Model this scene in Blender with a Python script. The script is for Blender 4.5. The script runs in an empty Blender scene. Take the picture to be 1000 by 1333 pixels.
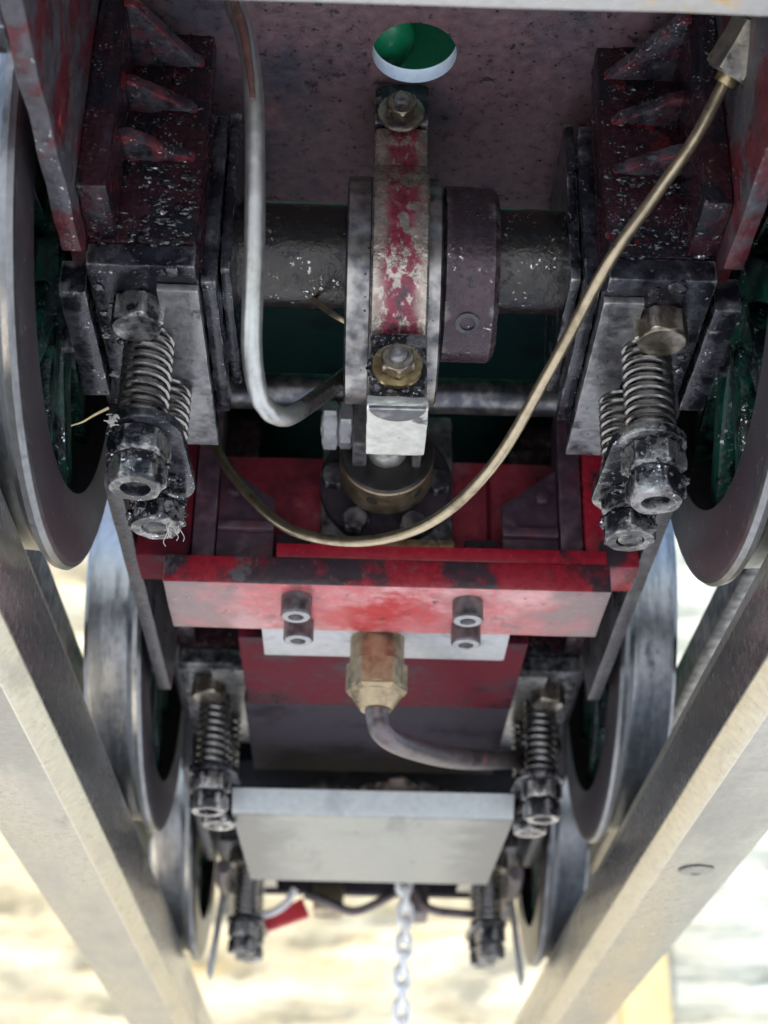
import bpy, bmesh, math, random
from mathutils import Vector, Matrix, noise
R = math.radians
random.seed(7)
scene = bpy.context.scene
COL = scene.collection
MM = 0.001

# ------------------------------------------------------------------ camera
PITCH, YAW, ROLL = R(27.26), R(0.89), R(1.09)
cd = bpy.data.cameras.new("camera")
cam = bpy.data.objects.new("camera", cd)
COL.objects.link(cam)
fw = Vector((math.sin(YAW)*math.cos(PITCH), math.cos(YAW)*math.cos(PITCH), math.sin(PITCH)))
r0 = Vector((math.cos(YAW), -math.sin(YAW), 0))
u0 = r0.cross(fw)
rt = math.cos(ROLL)*r0 + math.sin(ROLL)*u0
up = -math.sin(ROLL)*r0 + math.cos(ROLL)*u0
M = Matrix((rt, up, -fw)).transposed().to_4x4()
M.translation = Vector((-6.0, 0, -123.5))*MM
cam.matrix_world = M
cd.sensor_fit = 'VERTICAL'
cd.sensor_height = 36
cd.sensor_width = 27
cd.lens = 36*2100/1333
cd.clip_start = 0.005
cd.clip_end = 400
cd.dof.use_dof = True
cd.dof.focus_distance = 0.300
cd.dof.aperture_fstop = 25.0
scene.camera = cam

# ------------------------------------------------------------------ light
SUN_EL, SUN_AZ = R(65), R(207)      # azimuth clockwise from +Y: the sun stands high, behind the camera and to the left
w = bpy.data.worlds.new("World")
scene.world = w
w.use_nodes = True
nt = w.node_tree
nt.nodes.clear()
sky = nt.nodes.new('ShaderNodeTexSky')
sky.sky_type = 'NISHITA'
sky.sun_disc = False
sky.sun_elevation = SUN_EL
sky.sun_rotation = SUN_AZ
bg = nt.nodes.new('ShaderNodeBackground')
bg.inputs['Strength'].default_value = 0.15
wo = nt.nodes.new('ShaderNodeOutputWorld')
nt.links.new(sky.outputs[0], bg.inputs[0])
nt.links.new(bg.outputs[0], wo.inputs[0])
sl = bpy.data.lights.new("sun", 'SUN')
sl.energy = 3.0
sl.angle = R(0.5)
sl.color = (1, 0.965, 0.92)
so = bpy.data.objects.new("sun", sl)
COL.objects.link(so)
sd = Vector((math.sin(SUN_AZ)*math.cos(SUN_EL), math.cos(SUN_AZ)*math.cos(SUN_EL), math.sin(SUN_EL)))
so.rotation_euler = sd.to_track_quat('Z', 'Y').to_euler()
so.location = sd*5
scene.view_settings.view_transform = 'Standard'
scene.view_settings.look = 'None'
scene.view_settings.gamma = 1
scene.view_settings.exposure = 1.75
scene.cycles.max_bounces = 10
scene.cycles.diffuse_bounces = 6
scene.cycles.glossy_bounces = 6

# ------------------------------------------------------------------ materials
def mat(name, base, layers=(), metal=0.0, rough=0.5, bumps=(), var=0.18, varscale=500, spec=0.5, coat=0.0):
    """layers: (mask, colour, roughness, metallic); mask: ('noise', scale, lo, hi, (sx,sy,sz)) or ('edge', lo, hi) or ('spot', scale, lo, hi)
       scales are per metre; bumps: (scale, strength_mm, kind)"""
    m = bpy.data.materials.new(name)
    m.use_nodes = True
    n = m.node_tree.nodes
    L = m.node_tree.links
    b = n['Principled BSDF']
    tc = n.new('ShaderNodeTexCoord')
    oi = n.new('ShaderNodeObjectInfo')
    off = n.new('ShaderNodeVectorMath'); off.operation = 'SCALE'
    off.inputs[0].default_value = (0.3, 0.5, 0.7)
    L.new(oi.outputs['Random'], off.inputs['Scale'])
    ad = n.new('ShaderNodeVectorMath'); ad.operation = 'ADD'
    L.new(tc.outputs['Object'], ad.inputs[0]); L.new(off.outputs[0], ad.inputs[1])
    base_vec = ad.outputs[0]

    def vec(i, stretch=None):
        v = n.new('ShaderNodeVectorMath'); v.operation = 'MULTIPLY_ADD'
        L.new(base_vec, v.inputs[0])
        v.inputs[1].default_value = stretch or (1, 1, 1)
        v.inputs[2].default_value = (i*0.137, i*0.271, i*0.419)
        return v.outputs[0]

    def ramp(sock, lo, hi):
        mr = n.new('ShaderNodeMapRange')
        mr.interpolation_type = 'SMOOTHSTEP'
        mr.inputs['From Min'].default_value = lo
        mr.inputs['From Max'].default_value = hi
        L.new(sock, mr.inputs['Value'])
        return mr.outputs[0]
    # base with tonal variation
    nz = n.new('ShaderNodeTexNoise'); nz.inputs['Scale'].default_value = varscale; nz.inputs['Detail'].default_value = 6
    L.new(vec(1), nz.inputs['Vector'])
    vr = n.new('ShaderNodeMapRange')
    vr.inputs['From Min'].default_value = 0.3; vr.inputs['From Max'].default_value = 0.7
    vr.inputs['To Min'].default_value = 1-var; vr.inputs['To Max'].default_value = 1+var
    L.new(nz.outputs['Fac'], vr.inputs['Value'])
    col = n.new('ShaderNodeRGB'); col.outputs[0].default_value = (*base, 1)
    c = col.outputs[0]
    rv = n.new('ShaderNodeValue'); rv.outputs[0].default_value = rough
    rs = rv.outputs[0]
    mv = n.new('ShaderNodeValue'); mv.outputs[0].default_value = metal
    ms = mv.outputs[0]
    for i, (mask, lc, lr, lm) in enumerate(layers):
        if mask[0] == 'noise':
            t = n.new('ShaderNodeTexNoise'); t.inputs['Scale'].default_value = mask[1]
            t.inputs['Detail'].default_value = 8; t.inputs['Roughness'].default_value = 0.65
            L.new(vec(i+3, mask[4] if len(mask) > 4 else None), t.inputs['Vector'])
            f = ramp(t.outputs['Fac'], mask[2], mask[3])
        elif mask[0] == 'glint_fleck':
            # painted glints on oiled parts and pale rail specks, gathered in patches
            t = n.new('ShaderNodeTexNoise'); t.inputs['Scale'].default_value = mask[1]; t.inputs['Detail'].default_value = 2
            L.new(vec(i+3), t.inputs['Vector'])
            tp = n.new('ShaderNodeTexNoise'); tp.inputs['Scale'].default_value = mask[1]*.16; tp.inputs['Detail'].default_value = 3
            L.new(vec(i+5), tp.inputs['Vector'])
            fa = ramp(t.outputs['Fac'], mask[2], mask[3]); fb_ = ramp(tp.outputs['Fac'], .52, .62)
            mm = n.new('ShaderNodeMath'); mm.operation = 'MULTIPLY'
            L.new(fa, mm.inputs[0]); L.new(fb_, mm.inputs[1])
            f = mm.outputs[0]
        elif mask[0] == 'ends':
            # dirt that has collected towards the two ends of a bar
            sx_ = n.new('ShaderNodeSeparateXYZ'); L.new(tc.outputs['Object'], sx_.inputs[0])
            ab = n.new('ShaderNodeMath'); ab.operation = 'ABSOLUTE'; L.new(sx_.outputs[0], ab.inputs[0])
            t = n.new('ShaderNodeTexNoise'); t.inputs['Scale'].default_value = 110; t.inputs['Detail'].default_value = 7
            L.new(vec(i+3), t.inputs['Vector'])
            ma = n.new('ShaderNodeMath'); ma.operation = 'MULTIPLY_ADD'
            L.new(t.outputs['Fac'], ma.inputs[0]); ma.inputs[1].default_value = mask[3]; L.new(ab.outputs[0], ma.inputs[2])
            f = ramp(ma.outputs[0], mask[1], mask[2])
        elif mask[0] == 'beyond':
            # painted shade that darkens a pipe past a point in y
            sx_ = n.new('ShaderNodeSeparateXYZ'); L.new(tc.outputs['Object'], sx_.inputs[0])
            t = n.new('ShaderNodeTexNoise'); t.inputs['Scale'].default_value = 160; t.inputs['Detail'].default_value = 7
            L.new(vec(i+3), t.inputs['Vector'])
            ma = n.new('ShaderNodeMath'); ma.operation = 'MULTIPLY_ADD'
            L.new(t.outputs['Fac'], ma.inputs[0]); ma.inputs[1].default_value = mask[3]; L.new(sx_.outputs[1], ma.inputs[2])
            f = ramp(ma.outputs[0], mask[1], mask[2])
        elif mask[0] == 'spot':
            t = n.new('ShaderNodeTexVoronoi'); t.inputs['Scale'].default_value = mask[1]
            L.new(vec(i+3), t.inputs['Vector'])
            f = ramp(t.outputs['Distance'], mask[3], mask[2])
        else:
            g = n.new('ShaderNodeNewGeometry')
            t2 = n.new('ShaderNodeTexNoise'); t2.inputs['Scale'].default_value = 300; t2.inputs['Detail'].default_value = 5
            L.new(vec(i+9), t2.inputs['Vector'])
            a = n.new('ShaderNodeMath'); a.operation = 'MULTIPLY_ADD'
            L.new(t2.outputs['Fac'], a.inputs[0]); a.inputs[1].default_value = 0.12; a.inputs[2].default_value = -0.06
            a2 = n.new('ShaderNodeMath'); a2.operation = 'ADD'
            L.new(g.outputs['Pointiness'], a2.inputs[0]); L.new(a.outputs[0], a2.inputs[1])
            f = ramp(a2.outputs[0], mask[1], mask[2])
        mx = n.new('ShaderNodeMix'); mx.data_type = 'RGBA'
        L.new(f, mx.inputs[0]); L.new(c, mx.inputs[6]); mx.inputs[7].default_value = (*lc, 1)
        c = mx.outputs[2]
        m2 = n.new('ShaderNodeMix'); L.new(f, m2.inputs[0]); L.new(rs, m2.inputs[2]); m2.inputs[3].default_value = lr
        rs = m2.outputs[0]
        m3 = n.new('ShaderNodeMix'); L.new(f, m3.inputs[0]); L.new(ms, m3.inputs[2]); m3.inputs[3].default_value = lm
        ms = m3.outputs[0]
    mul = n.new('ShaderNodeVectorMath'); mul.operation = 'SCALE'
    L.new(c, mul.inputs[0]); L.new(vr.outputs[0], mul.inputs['Scale'])
    L.new(mul.outputs[0], b.inputs['Base Color'])
    # roughness breakup
    ra = n.new('ShaderNodeMath'); ra.operation = 'MULTIPLY'; ra.use_clamp = True
    L.new(rs, ra.inputs[0]); L.new(vr.outputs[0], ra.inputs[1])
    L.new(ra.outputs[0], b.inputs['Roughness'])
    L.new(ms, b.inputs['Metallic'])
    b.inputs['Specular IOR Level'].default_value = spec
    b.inputs['Coat Weight'].default_value = coat
    b.inputs['Coat Roughness'].default_value = 0.12
    prev = None
    for i, bp in enumerate(bumps):
        sc, st = bp[0], bp[1]
        kind = bp[2] if len(bp) > 2 else 'noise'
        if kind == 'noise':
            t = n.new('ShaderNodeTexNoise'); t.inputs['Detail'].default_value = 6; t.inputs['Roughness'].default_value = 0.6
            out = 'Fac'
        else:
            t = n.new('ShaderNodeTexVoronoi'); t.feature = 'SMOOTH_F1'
            out = 'Distance'
        t.inputs['Scale'].default_value = sc
        L.new(vec(i+15, bp[3] if len(bp) > 3 else None), t.inputs['Vector'])
        bu = n.new('ShaderNodeBump'); bu.inputs['Distance'].default_value = st*MM; bu.inputs['Strength'].default_value = 1
        L.new(t.outputs[out], bu.inputs['Height'])
        if prev: L.new(prev, bu.inputs['Normal'])
        prev = bu.outputs[0]
    if prev: L.new(prev, b.inputs['Normal'])
    return m

GREASE = (0.010, 0.011, 0.014)
M_ = {}
M_['horn'] = mat('greasy_red_casting', (0.030, 0.008, 0.011),
    [(('noise', 110, .46, .58), (0.007, 0.007, 0.011), .2, 0), (('noise', 90, .62, .70), (0.17, 0.010, 0.013), .35, 0),
     (('edge', .57, .64), (0.18, 0.15, 0.155), .28, .4), (('glint_fleck', 1700, .62, .655), (.62, .60, .60), .16, 1.0)],
    rough=.24, bumps=[(900, .24), (260, .6)], varscale=700, var=.3, spec=.35, coat=.12)
M_['gusset'] = mat('grimy_gusset', (0.060, 0.055, 0.066),
    [(('noise', 170, .44, .58), (0.022, 0.020, 0.028), .25, .1), (('noise', 240, .60, .70), (.13, .125, .14), .4, .2), (('edge', .53, .58), (0.15, 0.020, 0.024), .35, 0), (('glint_fleck', 1500, .61, .655), (.75, .75, .80), .13, 1.0)],
    metal=.1, rough=.32, bumps=[(800, .35), (300, .6)], var=.3, spec=.4, coat=.1)
M_['keep'] = mat('oily_steel_plate', (0.058, 0.058, 0.067),
    [(('noise', 110, .40, .54), (0.010, 0.010, 0.015), .18, .2), (('noise', 150, .63, .72), (0.25, 0.245, 0.245), .32, .8),
     (('spot', 420, .05, .16), GREASE, .12, 0), (('edge', .55, .61), (0.46, 0.45, 0.44), .3, .8), (('glint_fleck', 1500, .635, .67), (.5, .5, .52), .22, 1.0)],
    metal=.4, rough=.28, bumps=[(500, .14), (180, .3)], varscale=600, var=.3, spec=.35, coat=.1)
M_['keeplight'] = mat('rubbed_steel_plate', (0.27, 0.265, 0.262), [(('noise', 110, .46, .64), (0.09, 0.088, 0.095), .32, .6), (('noise', 80, .60, .68), (.03, .03, .036), .2, .2), (('spot', 330, .03, .12), GREASE, .16, 0), (('edge', .54, .6), (.55, .53, .5), .32, .8)],
    metal=.65, rough=.36, bumps=[(500, .14), (1800, .06)], var=.25)
M_['grease'] = mat('black_axle_grease', (0.009, 0.009, 0.012), [(('noise', 500, .64, .7), (.09, .085, .09), .25, 0), (('glint_fleck', 1600, .60, .64), (.75, .75, .78), .15, 1.0)], rough=.1, bumps=[(700, .25)], spec=.7, coat=.5)
M_['plate'] = mat('faded_oxide_plate', (0.155, 0.095, 0.105),
    [(('noise', 20, .44, .60), (0.056, 0.058, 0.076), .34, 0), (('noise', 60, .58, .74), (0.25, 0.115, 0.120), .45, 0),
     (('spot', 330, .05, .16), (0.014, 0.013, 0.018), .3, 0), (('noise', 420, .59, .65), (0.03, 0.026, 0.036), .3, 0), (('noise', 45, .62, .74), (0.03, 0.03, 0.045), .2, 0)],
    rough=.34, bumps=[(400, .14), (1300, .12)], var=.26, spec=.6)
M_['red'] = mat('worn_red_paint', (0.25, 0.027, 0.040),
    [(('noise', 55, .48, .64), (0.13, 0.018, 0.030), .34, 0), (('noise', 60, .52, .70), (0.33, 0.125, 0.14), .42, 0),
     (('noise', 60, .58, .66), (0.045, 0.030, 0.038), .25, 0), (('ends', .040, .056, .022), (.05, .024, .031), .28, 0), (('noise', 420, .66, .72), (.03, .02, .02), .4, 0)],
    rough=.36, bumps=[(400, .12), (1600, .05)], var=.18)
M_['redledge'] = mat('glossy_red_ledge', (0.30, 0.014, 0.028), [(('noise', 50, .50, .62), (0.17, 0.012, 0.022), .28, 0), (('noise', 45, .60, .66), (0.035, 0.022, 0.028), .22, 0), (('noise', 300, .64, .70), (.05, .02, .025), .3, 0)],
    rough=.25, bumps=[(300, .15)], var=.15)
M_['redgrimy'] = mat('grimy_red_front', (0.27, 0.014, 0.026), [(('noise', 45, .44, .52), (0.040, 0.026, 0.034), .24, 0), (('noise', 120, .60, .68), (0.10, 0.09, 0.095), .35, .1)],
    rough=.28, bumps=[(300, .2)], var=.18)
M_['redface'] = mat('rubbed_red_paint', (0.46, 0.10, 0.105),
    [(('noise', 42, .46, .62), (0.54, 0.27, 0.26), .42, 0), (('noise', 30, .54, .62), (0.42, 0.030, 0.035), .36, 0), (('noise', 90, .60, .66), (0.24, 0.08, 0.08), .35, 0),
     (('ends', .044, .066, .038), (0.21, 0.145, 0.14), .36, .2), (('noise', 300, .64, .70), (.07, .04, .04), .35, 0), (('noise', 700, .66, .70), (.6, .45, .43), .4, 0)],
    rough=.38, bumps=[(350, .14), (1600, .06)], var=.16)
M_['reddark'] = mat('oily_red_paint', (0.095, 0.008, 0.015),
    [(('noise', 60, .46, .62), (0.035, 0.007, 0.013), .3, 0), (('noise', 140, .62, .70), (.012, .010, .015), .4, 0)],
    rough=.6, bumps=[(400, .15)], var=.2, spec=.08)
M_['purple'] = mat('oily_dark_bracket', (0.05, 0.028, 0.042), [(('noise', 90, .5, .64), (0.10, 0.03, 0.04), .45, 0), (('edge', .55, .62), (.16, .1, .12), .4, 0)],
    rough=.4, bumps=[(600, .2)], var=.2)
M_['frame'] = mat('chipped_red_frame', (0.085, 0.014, 0.019),
    [(('noise', 60, .46, .60), (0.038, 0.02, 0.026), .34, 0), (('noise', 80, .46, .55), (0.09, 0.086, 0.095), .4, .4), (('noise', 60, .61, .66), (.36, .035, .037), .45, 0), (('glint_fleck', 1200, .63, .67), (.5, .5, .5), .2, 1)],
    rough=.36, bumps=[(500, .25), (150, .4)], var=.25)
M_['framedark'] = mat('oily_grey_frame', (0.055, 0.050, 0.054), [(('noise', 90, .50, .62), (0.12, 0.115, 0.115), .4, .5), (('noise', 70, .62, .68), (.17, .02, .024), .4, 0), (('noise', 50, .56, .66), (.012, .012, .017), .2, 0)],
    metal=.3, rough=.34, bumps=[(500, .25), (150, .3)], var=.25)
M_['tyre'] = mat('polished_tread_steel', (0.22, 0.22, 0.222), [(('noise', 130, .44, .62, (1.8, .3, .3)), (0.12, 0.12, 0.122), .36, .85), (('noise', 160, .58, .70, (1, .6, .6)), (.06, .06, .065), .32, .5)],
    metal=.92, rough=.33, bumps=[(250, .08, 'noise', (1, .5, .5)), (1500, .03)], var=.15)
M_['rim'] = mat('brown_oiled_wheel_steel', (0.062, 0.051, 0.057), [(('noise', 18, .44, .68), (0.043, 0.035, 0.042), .32, .2), (('glint_fleck', 900, .65, .69), (.3, .28, .27), .35, .5)],
    metal=.3, rough=.34, bumps=[(1200, .02)], var=.08)
M_['green'] = mat('oily_green_paint', (0.007, 0.058, 0.037), [(('noise', 110, .44, .56), (0.004, 0.008, 0.010), .18, 0), (('noise', 200, .62, .70), (.07, .085, .08), .22, .3), (('glint_fleck', 1300, .60, .645), (.7, .78, .76), .13, 1)],
    rough=.2, bumps=[(500, .25), (150, .7)], var=.3, spec=.4, coat=.15)
M_['greenpaint'] = mat('gloss_green_paint', (0.014, 0.30, 0.135), [(('noise', 60, .55, .7), (0.010, 0.16, 0.075), .3, 0)], rough=.25, bumps=[(300, .05)], var=.1)
M_['greendark'] = mat('dark_green_paint', (0.012, 0.055, 0.05), [(('noise', 40, .5, .66), (.008, .016, .022), .5, 0)], rough=.45, bumps=[(300, .2)], var=.2)  # dark green for the boiler and the added panel under the running plate
M_['black'] = mat('sooty_black_paint', (0.008, 0.009, 0.013), [(('noise', 80, .55, .7), (.015, .013, .016), .5, 0)], rough=.9, bumps=[(500, .2)], var=.25, spec=.05)
M_['axle'] = mat('greasy_axle_steel', (0.060, 0.055, 0.050), [(('noise', 40, .48, .70), (.030, .029, .034), .2, .6), (('noise', 300, .55, .62), (.012, .012, .016), .14, .1), (('spot', 260, .04, .14), GREASE, .12, 0), (('glint_fleck', 1300, .62, .66), (.6, .57, .52), .2, 1.0)],
    metal=.85, rough=.16, bumps=[(260, .30), (900, .12), (1300, .12)], var=.18, coat=.1, spec=.4)
M_['strap'] = mat('worn_strap_steel', (0.36, 0.31, 0.255), [(('ends', .0078, .0048, .0060), (0.20, 0.022, 0.045), .3, .25), (('noise', 420, .50, .58, (1.2, .7, .7)), (.42, .36, .30), .26, .85), (('noise', 150, .56, .66), (.03, .022, .028), .18, .1)],
    metal=.75, rough=.26, bumps=[(700, .25), (260, .4)], var=.3, coat=.2)
M_['sheave'] = mat('oiled_grey_steel', (0.085, 0.088, 0.100), [(('noise', 30, .46, .68), (.060, .062, .074), .3, .75), (('edge', .54, .6), (.45, .42, .38), .32, .9), (('spot', 350, .05, .12), GREASE, .2, 0)], metal=.8, rough=.33, bumps=[(400, .08, 'noise', (1, .3, .3))], var=.08)
M_['hub'] = mat('greasy_collar_steel', (0.070, 0.046, 0.054), [(('noise', 60, .48, .66), (.034, .026, .033), .24, .3), (('noise', 420, .60, .66), (.012, .011, .015), .15, .1), (('edge', .54, .6), (.28, .25, .24), .3, .6), (('glint_fleck', 1300, .64, .68), (.5, .48, .48), .22, 1.0)], metal=.45, rough=.28, bumps=[(520, .26), (1300, .1)], var=.2, coat=.1, spec=.4)
M_['bright'] = mat('bright_milled_steel', (0.50, 0.49, 0.45), [(('noise', 90, .50, .66, (.5, 1, 1)), (.30, .29, .27), .36, .8), (('noise', 160, .62, .68), (.09, .085, .085), .3, .4), (('edge', .55, .6), (.75, .73, .68), .28, .9)], metal=.75, rough=.34, bumps=[(260, .35, 'noise', (.4, 1, 1)), (900, .08)], var=.16)
M_['brass'] = mat('tarnished_brass', (0.36, 0.275, 0.15), [(('noise', 110, .46, .62), (.17, .115, .06), .36, .85), (('noise', 260, .60, .68), (.05, .036, .026), .3, .4), (('edge', .54, .6), (.60, .48, .28), .26, 1)], metal=.92, rough=.3, bumps=[(500, .12), (180, .15)], var=.22)
M_['bronze'] = mat('mottled_bronze_rim', (0.36, 0.285, 0.18), [(('noise', 130, .48, .64), (.20, .15, .10), .36, .85), (('noise', 300, .62, .70), (.07, .05, .035), .35, .4)], metal=.9, rough=.40, bumps=[(400, .1)], var=.18)
M_['oldbrass'] = mat('dirty_grey_brass', (0.30, 0.265, 0.20), [(('noise', 110, .44, .60), (.15, .14, .125), .36, .7), (('noise', 160, .60, .68), (.04, .036, .034), .3, .3), (('edge', .54, .6), (.55, .48, .34), .3, 1)], metal=.85, rough=.34, bumps=[(400, .2)], var=.2)
M_['gland'] = mat('blackened_bronze', (0.03, 0.027, 0.026), [(('noise', 100, .5, .68), (.06, .05, .04), .4, .4)], metal=.4, rough=.36, bumps=[(500, .1)], var=.2)
M_['pipebrass'] = mat('dull_brass_tube', (0.44, 0.36, 0.24), [(('noise', 90, .46, .64), (.20, .155, .10), .38, .85), (('noise', 200, .63, .72), (.09, .07, .05), .4, .5)], metal=.9, rough=.32, bumps=[(120, .15)], var=.15)
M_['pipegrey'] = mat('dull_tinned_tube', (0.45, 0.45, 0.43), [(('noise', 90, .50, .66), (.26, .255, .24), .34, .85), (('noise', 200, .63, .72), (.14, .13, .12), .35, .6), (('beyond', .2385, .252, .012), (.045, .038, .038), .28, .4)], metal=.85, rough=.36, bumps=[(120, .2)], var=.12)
M_['pipedark'] = mat('oiled_dark_tube', (0.13, 0.105, 0.105), [(('noise', 100, .58, .70), (.28, .06, .06), .5, .1), (('noise', 60, .5, .66), (.06, .05, .055), .35, .5)], metal=.5, rough=.38, bumps=[(500, .15)], var=.25)
M_['spring'] = mat('oiled_spring_steel', (0.25, 0.24, 0.23), [(('noise', 120, .56, .68), (.09, .085, .09), .24, .6)], metal=.92, rough=.22, bumps=[(500, .05)], var=.12)
M_['nut'] = mat('grubby_zinc_nut', (0.26, 0.25, 0.24), [(('noise', 170, .40, .52), (.009, .009, .013), .12, .1), (('edge', .54, .61), (.55, .53, .51), .28, .8), (('glint_fleck', 1200, .62, .655), (.75, .75, .78), .16, 1.0)], metal=.75, rough=.24, bumps=[(600, .2), (220, .5)], var=.25, coat=.1, spec=.4)
M_['bolt'] = mat('oily_bolt_steel', (0.20, 0.165, 0.12), [(('noise', 170, .5, .62), (.04, .036, .04), .3, .4), (('edge', .53, .6), (.6, .54, .46), .3, .9)], metal=.85, rough=.3, bumps=[(600, .15)], var=.2)
M_['cap'] = mat('black_cap_screw', (0.024, 0.022, 0.026), [(('edge', .53, .58), (.16, .15, .15), .4, .4), (('noise', 200, .58, .7), (.07, .06, .06), .5, .2)], metal=.4, rough=.42, bumps=[(900, .1)], var=.2)
M_['ring'] = mat('bare_screw_rim', (0.34, 0.33, 0.33), [(('noise', 200, .55, .7), (.12, .11, .11), .5, .4)], metal=.6, rough=.45, var=.2)
M_['ashlip'] = mat('pale_zinc_lip', (0.37, 0.385, 0.38), [(('noise', 70, .5, .66, (1, 1, .3)), (.30, .315, .315), .42, .3)], metal=.3, rough=.4, bumps=[(120, .15)], var=.1)  # front lip coloured paler and bluer than the pan
M_['ashpan'] = mat('galvanised_sheet', (0.335, 0.33, 0.285), [(('noise', 26, .46, .64), (.285, .285, .26), .42, .4), (('noise', 60, .56, .68, (1, .22, 1)), (.235, .225, .2), .4, .3), (('noise', 130, .63, .70), (.13, .115, .10), .42, .2), (('noise', 500, .68, .72, (.3, 1, 1)), (.5, .5, .48), .35, .6), (('ends', .030, .046, .022), (.20, .19, .165), .45, .2)], metal=.4, rough=.42, bumps=[(50, .5), (300, .1)], var=.1)
M_['ally'] = mat('dull_aluminium', (0.42, 0.42, 0.42), [(('noise', 70, .5, .66), (.25, .24, .25), .5, .4)], metal=.5, rough=.45, bumps=[(300, .08)], var=.12)
M_['slab'] = mat('dusty_firebox_plate', (0.040, 0.033, 0.040), [(('noise', 50, .5, .66), (.020, .015, .020), .6, 0)], metal=0, rough=.62, bumps=[(400, .15)], var=.15, spec=.06)
M_['white'] = mat('white_hole_edge', (0.82, 0.83, 0.85), [(('noise', 500, .62, .7), (.5, .5, .52), .5, .2)], rough=.4, bumps=[(900, .1)], var=.06)  # wall of the round hole, coloured near white all round
M_['beam'] = mat('scuffed_pale_beam', (0.45, 0.43, 0.40), [(('noise', 40, .55, .7, (.5, 1, 1)), (.34, .33, .31), .5, .3), (('noise', 30, .58, .66), (.55, .36, .12), .5, 0)], metal=.3, rough=.45, bumps=[(250, .3, 'noise', (.15, 1, 1))], var=.1)
M_['rail'] = mat('weathered_aluminium_bar', (0.40, 0.375, 0.315), [(('noise', 26, .46, .66, (1, .4, 1)), (.33, .31, .265), .40, .85), (('noise', 45, .60, .70, (.35, 1, 1)), (.33, .30, .26), .34, .8), (('noise', 600, .66, .72), (.7, .68, .64), .3, .9), (('noise', 60, .64, .72, (1, .25, .6)), (.26, .20, .19), .36, .7)], metal=.9, rough=.28,
    bumps=[(60, .22, 'noise', (.5, .5, 1)), (420, .1, 'noise', (1, .15, 1))], var=.14)
M_['railside'] = mat('darker_rail_side', (0.36, 0.345, 0.33), [(('noise', 26, .46, .64, (1, .5, 1)), (.19, .17, .165), .30, .75), (('noise', 22, .60, .72, (1, .4, 1)), (.34, .24, .22), .34, .6), (('noise', 160, .56, .7, (1, .12, 1)), (.14, .125, .12), .3, .6), (('glint_fleck', 900, .62, .66), (.75, .74, .72), .2, 1)],
    metal=.88, rough=.24, bumps=[(300, .12, 'noise', (1, 1, .3))], var=.2)  # inner rail face toned darker, with uneven patches and pale specks
M_['railedge'] = mat('rubbed_bright_rail_edge', (0.56, 0.52, 0.43), [(('noise', 60, .52, .68, (1, .3, 1)), (.42, .39, .33), .36, .85)], metal=.85, rough=.3, bumps=[(200, .15, 'noise', (1, .3, 1))], var=.12)
M_['hubs'] = mat('worn_screw_recess', (0.33, 0.305, 0.255), [(('noise', 300, .5, .6), (.12, .11, .1), .45, .5)], metal=.7, rough=.4, var=.2)
M_['rust'] = mat('brown_rust_run', (0.12, 0.058, 0.048), [(('noise', 300, .5, .65), (.30, .26, .22), .4, .5)], rough=.4, bumps=[(500, .2)], var=.3)
M_['hole'] = mat('dark_recess', (0.02, 0.018, 0.017), rough=.6, var=.2)
M_['cinder'] = mat('grey_brown_cinder', (0.20, 0.16, 0.13), [(('noise', 200, .5, .62), (.06, .05, .05), .8, 0)], rough=.85, bumps=[(600, .5)], var=.3, varscale=300)
M_['chain'] = mat('bright_zinc_chain', (0.90, 0.885, 0.85), metal=.1, rough=.3, var=.05)
M_['straw'] = mat('dry_straw', (0.55, 0.42, 0.24), rough=.7, var=.15)
M_['fibre'] = mat('pale_lint_fibre', (0.55, 0.52, 0.48), rough=.7, var=.15)
M_['hose'] = mat('white_hose', (0.75, 0.73, 0.72), rough=.45, var=.06)
M_['redplain'] = mat('bright_red_bracket_paint', (0.50, 0.035, 0.045), [(('noise', 60, .6, .7), (.3, .02, .03), .4, 0)], rough=.4, var=.1)
M_['wall'] = mat('rough_limestone', (0.41, 0.335, 0.205), [(('noise', 7, .44, .64, (.35, 1, 1)), (.49, .425, .295), .85, 0), (('noise', 9, .54, .70, (.35, 1, 1.3)), (.39, .285, .135), .9, 0), (('noise', 16, .64, .76), (.37, .29, .165), .9, 0)],
    rough=.9, bumps=[(30, 8, 'noise', (.4, 1, 1)), (120, 3)], varscale=40, var=.1, spec=.2)
M_['wallpale'] = mat('whitewashed_stone', (0.42, 0.415, 0.34), [(('noise', 9, .46, .64, (.3, 1, 1.6)), (.39, .37, .28), .85, 0), (('noise', 14, .58, .72, (.4, 1, 1.6)), (.50, .495, .43), .85, 0)],
    rough=.9, bumps=[(35, 8, 'noise', (.3, 1, 1.6))], varscale=40, var=.1, spec=.2)
M_['post'] = mat('pale_yellow_timber', (0.48, 0.36, 0.16), [(('noise', 12, .52, .68, (1, 1, .2)), (.60, .42, .18), .7, 0)], rough=.7, bumps=[(80, 1.5, 'noise', (1, 1, .15))], varscale=30, var=.1)
M_['ground'] = mat('sunlit_pale_concrete_ground', (0.41, 0.42, 0.43), [(('noise', 3, .45, .62), (.37, .37, .36), .9, 0), (('spot', 60, .1, .4), (.5, .5, .48), .9, 0)], rough=.95, bumps=[(90, 6)], varscale=60, var=.2, spec=.2)

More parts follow.
